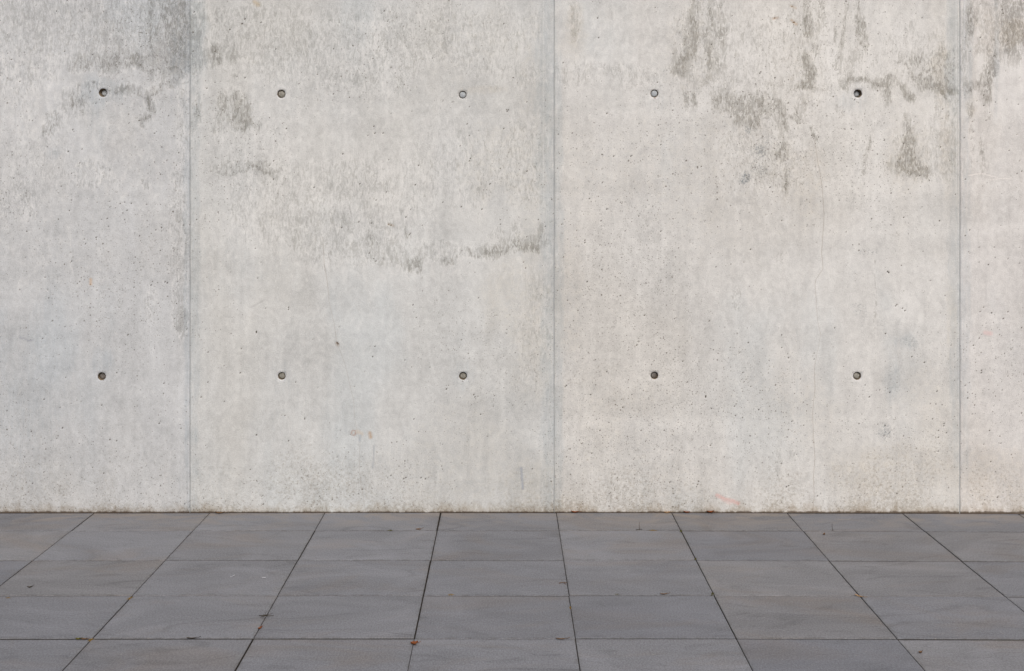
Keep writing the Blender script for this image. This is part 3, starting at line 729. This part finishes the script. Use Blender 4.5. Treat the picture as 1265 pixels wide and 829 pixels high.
    stain = paint(STAIN, PX, PY) + off * np.clip((gen - .5) * 2.4, 0, .6) * top
    cool = paint(COOL, PX, PY); warm = paint(WARM, PX, PY); light = paint(LIGHT, PX, PY)
    speck = paint(SPECK, PX, PY)
    foot = np.clip((PY - 606) / 26.0, 0, 1) ** 2.2 * (0.05 + .65 * fbm(PX / 30.0, PX * 0 + 4, 3))
    dirt = paint(DIRT, PX, PY) + foot + .10 * np.clip((PY - 540) / 90.0, 0, 1)
    crack = np.ones_like(PX)
    for line in CRACKS:
        ys = np.array([p[1] for p in line]); xl = np.array([p[0] for p in line])
        d = (PX - np.interp(PY, ys, xl)) * S
        ok = (PY > ys[0]) & (np.abs(d) < .1)
        crack[ok] = 0.5 + d[ok] * 5.0 / 1.0
    crack = np.clip(crack, 0, 1)
    mark = np.zeros((len(V), 4), np.float32)
    for pts, w, c, al in MARKS:
        for p, q in zip(pts[:-1], pts[1:]):
            if max(p[0], q[0]) < JOINTS[idx] or min(p[0], q[0]) > JOINTS[idx + 1]: continue
            idx2 = np.nonzero((PX > min(p[0], q[0]) - 6) & (PX < max(p[0], q[0]) + 6) & (PY > min(p[1], q[1]) - 6) & (PY < max(p[1], q[1]) + 6))[0]
            if not len(idx2): continue
            d = seg_dist(PX[idx2], PY[idx2], *p, *q)
            kk = al * np.clip(1.5 - d / max(w, .7), 0, 1)
            better = kk > mark[idx2, 3]
            t = idx2[better]
            mark[t, :3] = c; mark[t, 3] = kk[better]
    lit_tint = np.ones((len(V), 4), np.float32)
    lit_tint[:, :3] = LIT_TINTS[idx]
    xm, zm = V[:, 0], V[:, 2]
    tn = .5 + .34 * (fbm(xm * 1.1 + 3, zm * .9 + 7, 4) - .5) + .26 * (fbm(xm * 1.2 + 31, zm * 13 + 2, 3) - .5) + .16 * (fbm(xm * 34, zm * 1.1 + 5, 3) - .5) + .30 * (fbm(xm * 6 + 9, zm * 2.6 + 1, 4) - .5)
    hu = .5 + 1.2 * (fbm(xm * 2.6 + 11, zm * 1.1 + 23, 5) - .5)
    po = np.clip(.5 + 1.3 * (fbm(xm * 1.6 + 61, zm * 1.6 + 13, 4) - .5), 0, 1)
    for nm, arr in (('tone', np.stack([tn, hu, po, drips(PX, PY)], 1)), ('mask_a', np.stack([stain, cool, warm, light], 1)), ('mask_b', np.stack([crack, pit, dirt, speck], 1)), ('mark', mark), ('lit_tint', lit_tint)):
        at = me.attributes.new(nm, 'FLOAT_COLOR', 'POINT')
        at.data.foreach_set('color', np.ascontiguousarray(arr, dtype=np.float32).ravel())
    o = link(bpy.data.objects.new('panel', me), parent)
    o.location.y = (0.0, .0012, 0.0, .0014, .0002, .001)[idx]
    for (cx, cz, pr, depth, pm) in plugs:
        v = [(cx, depth - .0025, cz)]; f = []
        n = 18
        for k, (rf, dy) in enumerate(((.55, -.002), (.92, 0.0), (1.0, .003), (1.0, .014))):
            for q in range(n):
                t = 2 * math.pi * q / n
                jr = 1 + rnd.uniform(-.03, .03)
                v.append((cx + pr * rf * jr * math.cos(t), depth + dy + rnd.uniform(-.0005, .0005), cz + pr * rf * jr * math.sin(t)))
        for q in range(n):
            f.append((0, 1 + q, 1 + (q + 1) % n))
            for k in range(3):
                b = 1 + k * n; c = 1 + (k + 1) * n
                f.append((b + q, c + q, c + (q + 1) % n, b + (q + 1) % n))
        pydata('plug', v, f, pm, o, True)
    return o

wall = bpy.data.objects.new('concrete_wall', None)
link(wall)
wall.empty_display_size = 0.5
tag(wall, 'tall weathered pale grey concrete wall with tie holes and vertical panel joints', 'wall', kind='thing')
for i in range(len(JOINTS) - 1):
    make_panel(i, wall)
# solid body behind the cast face, seen only in the joints
def box(name, x0, x1, y0, y1, z0, z1, mat, parent=None):
    v = [(x0,y0,z0),(x1,y0,z0),(x1,y1,z0),(x0,y1,z0),(x0,y0,z1),(x1,y0,z1),(x1,y1,z1),(x0,y1,z1)]
    f = [(0,1,5,4),(1,2,6,5),(2,3,7,6),(3,0,4,7),(4,5,6,7),(3,2,1,0)]
    return pydata(name, v, f, mat, parent)
XL, XR = wx(JOINTS[0]), wx(JOINTS[-1])
for k, jx in enumerate(JOINTS[1:-1]):
    box('joint_filler', wx(jx) - .012, wx(jx) + .012, 0.0032, .05, -.05, WALL_TOP - .01, M_SEAM, wall)
box('core', XL + .004, XR - .004, .052, .298, -.05, WALL_TOP - .006, M_CORE, wall)
box('end_cap', XL - .03, XL + .001, .004, .30, -.05, WALL_TOP - .002, M_CORE, wall)
box('end_cap', XR - .001, XR + .03, .004, .30, -.05, WALL_TOP - .002, M_CORE, wall)

# ------------------------------------------------------------------ pavement
SW, SD = 0.6, 0.4                       # slab pitch
FIRST = 0.287                           # the cut row against the wall
COLS = range(-9, 10)
X_OFF = (687.0 - VPX) * S               # the joint seen at x = 687
ROWS = 13
def sag(x):                             # the paving falls a little towards both ends
    return -0.0010 * x * x if x > 0 else -0.0003 * x * x

def slab_mesh(w, d, t=0.05, c=0.0012, seed=0):
    r = random.Random(seed)
    me = bpy.data.meshes.new('slab')
    bm = bmesh.new()
    def ring(ins, z):
        pts = [(-w/2+ins, -d/2+ins), (w/2-ins, -d/2+ins), (w/2-ins, d/2-ins), (-w/2+ins, d/2-ins)]
        return [bm.verts.new((x + r.uniform(-.0006, .0006), y + r.uniform(-.0006, .0006), z)) for x, y in pts]
    a, b, e = ring(0, -t), ring(0, -c), ring(c, 0)
    for p, q in ((a, b), (b, e)):
        for k in range(4):
            bm.faces.new((p[k], p[(k+1) % 4], q[(k+1) % 4], q[k]))
    bm.faces.new(e)
    bm.to_mesh(me); bm.free()
    me.materials.append(M_SLAB)
    return me

ground_v, ground_f = [], []
gx0, gx1 = X_OFF + SW * COLS[0], X_OFF + SW * (COLS[-1] + 1)
gy0 = -(FIRST + SD * (ROWS - 1))
BIG = 400.0
gv = [(-BIG,-BIG,0),(BIG,-BIG,0),(BIG,BIG,0),(-BIG,BIG,0),
      (gx0,gy0,0),(gx1,gy0,0),(gx1,.02,0),(gx0,.02,0),
      (gx0,gy0,-.03),(gx1,gy0,-.03),(gx1,.02,-.03),(gx0,.02,-.03)]
gv = [(x, y, z - (0.045 if (abs(x) > 300) else 0.034)) for x, y, z in gv]
gf = [(0,1,5,4),(1,2,6,5),(2,3,7,6),(3,0,4,7),(4,5,9,8),(5,6,10,9),(6,7,11,10),(7,4,8,11),(8,9,10,11)]
ground = pydata('ground', gv, gf, M_GROUND)
ground.data.materials.append(M_SOIL)
for k in range(4, 9): ground.data.polygons[k].material_index = 1
tag(ground, kind='structure')

pavement = bpy.data.objects.new('pavement', None)
link(pavement)
tag(pavement, kind='structure')
sx = np.linspace(gx0 + .002, gx1 - .002, 60)
sv_ = [(x, y, sag(x) - .0026) for x in sx for y in (gy0 + .002, -.0005)]
pydata('joint_soil', sv_, [(2*k, 2*k+2, 2*k+3, 2*k+1) for k in range(59)], M_SOIL, pavement)
full = [slab_mesh(SW - .0046, SD - .0085, seed=s) for s in range(5)]
cut = [slab_mesh(SW - .0046, FIRST - .018, seed=20 + s) for s in range(3)]
prow = random.Random(4)
for row in range(ROWS):
    y = -FIRST / 2 - .006 if row == 0 else -(FIRST + SD * (row - .5))
    for c in COLS:
        me = prow.choice(cut if row == 0 else full)
        o = link(bpy.data.objects.new('slab', me), pavement)
        x = X_OFF + SW * (c + .5)
        tilt = (sag(x + SW/2) - sag(x - SW/2)) / SW
        o.location = (x + prow.uniform(-.0016, .0016), y + prow.uniform(-.0022, .0022), sag(x) + prow.uniform(-.0007, .0007))
        o.rotation_euler = (prow.uniform(-.0022, .0022), -tilt + prow.uniform(-.0014, .0014), prow.uniform(-.0014, .0014))

# ------------------------------------------------------------------ grit along the foot of the wall and in the joints
def crumbs(name, spots, label, seed):
    r = random.Random(seed)
    v, f = [], []
    for (x, y, z, s) in spots:
        b = len(v)
        sx, sy, sz = s * r.uniform(.6, 1.7), s * r.uniform(.5, 1.0), s * r.uniform(.4, .8)
        a = r.uniform(0, 3.1)
        for (p, q, h) in ((1,0,0),(0,1,0),(-1,0,0),(0,-1,0),(0,0,1)):
            dx, dy = p * sx * r.uniform(.7, 1.2), q * sy * r.uniform(.7, 1.2)
            v.append((x + dx * math.cos(a) - dy * math.sin(a), y + dx * math.sin(a) + dy * math.cos(a), z + h * sz))
        f += [(b, b+1, b+4), (b+1, b+2, b+4), (b+2, b+3, b+4), (b+3, b, b+4)]
    o = pydata(name, v, f, M_CRUMB)
    tag(o, label, 'grit', kind='stuff')
    return o
rg = random.Random(77)
spots = []
for _ in range(5200):
    x = rg.uniform(-4.2, 4.6)
    thick = 0.5 + 0.5 * math.sin(x * 3.1) * math.sin(x * 1.3 + 1) + .35 * math.sin(x * 11)
    if rg.random() > .35 + .5 * thick: continue
    y = -abs(rg.gauss(0, .006)) - .0015
    spots.append((x, y, sag(x) - .0022, rg.uniform(.0010, .0028)))
crumbs('grit', spots, 'thin line of brown grit along the foot of the concrete wall', 3)
spots = []
for _ in range(1500):
    c = rg.choice(list(COLS)); x = X_OFF + SW * c
    y = -rg.random() * 3.2
    if math.sin(c * 5.1 + y * 4.0) + rg.uniform(-.5, .5) < .35: continue
    spots.append((x + rg.uniform(-.002, .002), y, sag(x) - .0026, rg.uniform(.0010, .0022)))
crumbs('grit', spots, 'dark grit settled in the joints between the paving slabs', 4)

# ------------------------------------------------------------------ litter
def leaf_mesh(L, W, curl, lobes, seed):
    r = random.Random(seed)
    n = 9
    v, f = [], []
    for i in range(n):
        t = i / (n - 1)
        w = W * math.sin(math.pi * min(1, t * .96 + .04)) ** .8 * (1 + (lobes * .35 * math.sin(t * 14 + seed)))
        w = max(w, .0004)
        x = (t - .5) * L
        z0 = curl * L * (t - .5) ** 2 * 2 + .002
        for k, q in enumerate((-1, -.5, 0, .5, 1)):
            v.append((x + r.uniform(-.04, .04) * W, q * w + r.uniform(-.06, .06) * W, z0 + curl * W * abs(q) ** 2 * 1.1 + r.uniform(0, .08) * W))
    for i in range(n - 1):
        for k in range(4):
            a = i * 5 + k
            f.append((a, a + 1, a + 6, a + 5))
    # stalk
    b = len(v); xe = L * .5
    for (dx, dz) in ((0, .001), (.18 * L, .004), (.34 * L, .006)):
        v += [(xe + dx, -.0007, dz + .002), (xe + dx, .0007, dz + .002), (xe + dx, 0, dz + .0035)]
    for k in range(2):
        o = b + 3 * k
        f += [(o, o+1, o+4, o+3), (o+1, o+2, o+5, o+4), (o+2, o, o+3, o+5)]
    # underside, so the leaf has a little thickness
    top = len(v)
    v += [(x, y, z - .0006) for x, y, z in v[:n * 5]]
    f += [tuple(reversed([q + top for q in face])) for face in f[:4 * (n - 1)]]
    return v, f

def put(o, px, py, rz, up=0.0):
    p = gpt(px, py)
    p.z = sag(p.x) + up
    p.y = min(p.y, -.012)
    o.location = p
    o.rotation_euler = (0, 0, R(rz))
    return o

def leaf(px, py, L, W, curl, lobes, mat, rz, label, seed):
    v, f = leaf_mesh(L, W, curl, lobes, seed)
    zmin = min(p[2] for p in v)
    v = [(a, b, c - zmin) for a, b, c in v]
    return tag(put(pydata('leaf', v, f, mat, None, True), px, py, rz, .0012), label, 'leaf', 'small leaves on the pavement')

def stick(v, f, pts, r0, r1):
    m = len(pts)
    b = len(v)
    for i, p in enumerate(pts):
        p = Vector(p)
        d = (Vector(pts[min(i+1, m-1)]) - Vector(pts[max(i-1, 0)])).normalized()
        u = d.orthogonal().normalized(); w = d.cross(u)
        rr = r0 + (r1 - r0) * i / (m - 1)
        for k in range(5):
            a = 2 * math.pi * k / 5
            v.append(tuple(p + (u * math.cos(a) + w * math.sin(a)) * rr))
    for i in range(m - 1):
        for k in range(5):
            f.append((b + i*5 + k, b + i*5 + (k+1) % 5, b + (i+1)*5 + (k+1) % 5, b + (i+1)*5 + k))
    f.append(tuple(b + k for k in range(4, -1, -1))); f.append(tuple(b + (m-1)*5 + k for k in range(5)))

def twig(px, py, runs, rz, label, mat=None, k=1.0):
    v, f = [], []
    for pts, a, b in runs: stick(v, f, pts, a, b)
    v = [(a * k, b * k, c * k) for a, b, c in v]
    zmin = min(p[2] for p in v)
    v = [(a, b, c - zmin) for a, b, c in v]
    return tag(put(pydata('twig', v, f, mat or M_TWIG, None, True), px, py, rz, .0008), label, 'twig', 'small twigs on the pavement')

def tuft(px, py, size, mat, rz, label, seed, stretch=1.6):
    """cushion of moss: many short blades on a low mound"""
    r = random.Random(seed)
    v, f = [], []
    for _ in range(70):
        a = r.uniform(0, 6.283); q = math.sqrt(r.random())
        x, y = q * math.cos(a) * size * stretch, q * math.sin(a) * size * .55
        h = size * (.55 * (1 - q * q) + r.uniform(.05, .3))
        b = len(v); w = size * .10
        t = r.uniform(0, 3.14)
        dx, dy = math.cos(t) * w, math.sin(t) * w
        lx, ly = r.uniform(-.2, .2) * size, r.uniform(-.2, .2) * size
        v += [(x - dx, y - dy, -.003), (x + dx, y + dy, -.003), (x + dy, y - dx, -.003), (x + lx, y + ly, h)]
        f += [(b, b+1, b+3), (b+1, b+2, b+3), (b+2, b, b+3)]
    return tag(put(pydata('moss_tuft', v, f, mat), px, py, rz, 0), label, 'moss', 'moss tufts in the paving joints')

leaf(512, 796, .028, .012, .35, .8, M_RUST, 20, 'rust-brown curled leaf on the paving joint near the bottom edge, largest of the leaves', 1)
leaf(272, 634, .050, .009, .25, .2, M_BROWN, 8, 'narrow brown leaf against the wall foot, right of the leftmost wall joint', 2)
leaf(710, 632, .040, .009, .30, .3, M_RUST, -5, 'orange-brown leaf against the wall foot, just right of the middle wall joint', 3)
leaf(824, 633, .036, .010, .20, .4, M_TAN, 10, 'pale tan leaf at the wall foot on the end of a paving joint', 4)
leaf(848, 632.5, .034, .009, .30, .5, M_RUST, -12, 'orange leaf at the wall foot, between the tan leaf and the red paint mark', 5)
leaf(877, 632.5, .036, .011, .40, .5, M_RUST, 5, 'orange leaf at the wall foot directly below the red paint mark', 6)
leaf(1061.5, 736.5, .040, .005, .20, .2, M_TAN, -42, 'slim orange-tan leaf lying along a paving joint at the right', 7)
leaf(517, 654, .030, .009, .05, .3, M_BROWN, 8, 'flat brown leaf on the slab nearest the wall, below the rust ring', 8)
leaf(820, 734.5, .032, .005, .25, .4, M_BROWN, 4, 'ochre-brown leaf on a cross joint, right of the middle slab column', 9)
leaf(104, 790, .026, .005, .30, .4, M_BROWN, -4, 'dark brown leaf on a cross joint at bottom left', 10)
leaf(96.5, 790, .018, .007, .30, .4, M_MOSS, 6, 'tiny green leaf beside the dark brown leaf at bottom left', 11)
leaf(237, 789, .040, .004, .20, .3, M_TWIG, 2, 'thin blackish leaf on the cross joint below the slab with white crescents', 12)
leaf(37, 725.5, .020, .005, .35, .5, M_TWIG, 25, 'dark shrivelled leaf in the middle of a slab at far left', 13)
leaf(1137, 806, .016, .006, .30, .5, M_BROWN, 30, 'tiny brown leaf lying alone on the bottom right slab', 14)
leaf(1018, 660, .018, .006, .30, .3, M_BROWN, 60, 'tiny brown leaf on the second slab row right of centre', 15)
leaf(321, 777, .020, .006, .40, .4, M_RUST, 60, 'small rusty leaf in a paving joint just below the spread twig', 16)
leaf(693, 789.8, .040, .004, .15, .6, M_BROWN, -3, 'thin brown leaf scrap on the cross joint at bottom centre', 17)
twig(329, 761.5, [([(-.045,.004,.003),(-.012,0,.006),(.02,-.003,.005),(.045,.002,.004)], .0022, .0012),
                  ([(-.030,-.020,.004),(-.008,-.004,.006),(.014,.013,.008),(.034,.022,.012)], .0017, .0009),
                  ([(-.022,.016,.004),(0,.003,.007),(.016,-.016,.004)], .0015, .0008),
                  ([(0,0,.005),(-.010,.012,.022)], .0013, .0006)], 0, 'spread dark twig lying across a paving joint at lower left', None, .65)
twig(790, 655, [([(0,0,.001),(.001,.001,.012),(-.001,.002,.026),(.001,.003,.040)], .0013, .0007), ([(-.016,0,.002),(0,0,.003),(.014,.004,.003)], .0018, .001)], 0, 'short upright twig in a cross joint near the wall, right of centre')
twig(1028, 655, [([(0,0,.001),(.001,.001,.010),(0,.002,.022),(.001,.002,.034)], .0012, .0006), ([(0,0,.001),(.010,.002,.002)], .0012, .0007)], 0, 'thin upright twig in the cross joint near the wall at right')
twig(697, 721, [([(-.022,0,.002),(-.004,.003,.004),(.012,.002,.003)], .0016, .001), ([(0,0,.003),(.006,-.012,.002)], .0012, .0007)], 0, 'tiny twig beside the long joint in the middle of the paving', M_BROWN)
tuft(841, 656, .009, M_MOSS, 70, 'moss tuft where the joint below the tan leaf meets the first cross joint', 1)
tuft(859, 690.5, .008, M_MOSS, 70, 'moss tuft where the joint below the tan leaf meets the second cross joint', 2)
tuft(880, 734, .010, M_MOSS, 70, 'moss tuft where the joint below the tan leaf meets the third cross joint', 3)
tuft(762, 734.5, .007, M_MOSS, 0, 'small moss tuft on a cross joint left of the ochre-brown leaf', 4)
tuft(704.5, 751, .008, M_OCHRE, 80, 'yellow moss tuft in the long middle joint below the tiny twig', 5)
tuft(557, 735, .009, M_OCHRE, 0, 'yellowish moss tuft on a cross joint, left of the long middle joint', 6)
tuft(482, 655.3, .008, M_MOSS, 0, 'small green moss tuft on the first cross joint, left of the flat brown leaf', 7)
tuft(807, 655.3, .009, M_OCHRE, 0, 'yellow moss streak on the first cross joint, right of the upright twig', 8, 2.2)
tuft(161, 739, .010, M_OCHRE, 50, 'yellow moss tuft where two joints cross at left', 9)
tuft(112, 790.5, .009, M_OCHRE, 50, 'ochre moss tuft at the joint crossing beside the dark brown leaf', 10)
tuft(10, 738.5, .008, M_OCHRE, 0, 'small ochre moss tuft on a cross joint at the far left edge', 11)

def scrap(px, py, pts, w, rz, label):
    v, f = [], []
    m = len(pts)
    for i, (x, y) in enumerate(pts):
        a = pts[max(i-1, 0)]; b = pts[min(i+1, m-1)]
        d = Vector((b[0]-a[0], b[1]-a[1])).normalized(); nrm = Vector((-d.y, d.x))
        ww = w * math.sin(math.pi * (i + .5) / m)
        for s, z in ((-1, .0006), (1, .0006), (1, .0024), (-1, .0024)):
            v.append((x + nrm.x * ww * s, y + nrm.y * ww * s, z + .0015 * math.sin(i)))
    for i in range(m - 1):
        for k in range(4):
            f.append((i*4+k, i*4+(k+1) % 4, (i+1)*4+(k+1) % 4, (i+1)*4+k))
    f.append((3, 2, 1, 0)); f.append(tuple((m-1)*4+k for k in range(4)))
    zm = min(p[2] for p in v); v = [(a, b, c - zm) for a, b, c in v]
    return tag(put(pydata('scrap', v, f, M_PALE), px, py, rz, .001), label, 'scrap', 'white scraps on the slabs')
scrap(287, 712, [(.007,.012),(.008,.005),(.005,-.002),(0,-.007),(-.006,-.009)], .0012, 0, 'white crescent-shaped scrap on a slab at left')
scrap(326, 714.3, [(-.008,-.003),(-.003,0),(.004,.002),(.009,.002)], .0015, 0, 'short white scrap right of the white crescent, beside the joint')
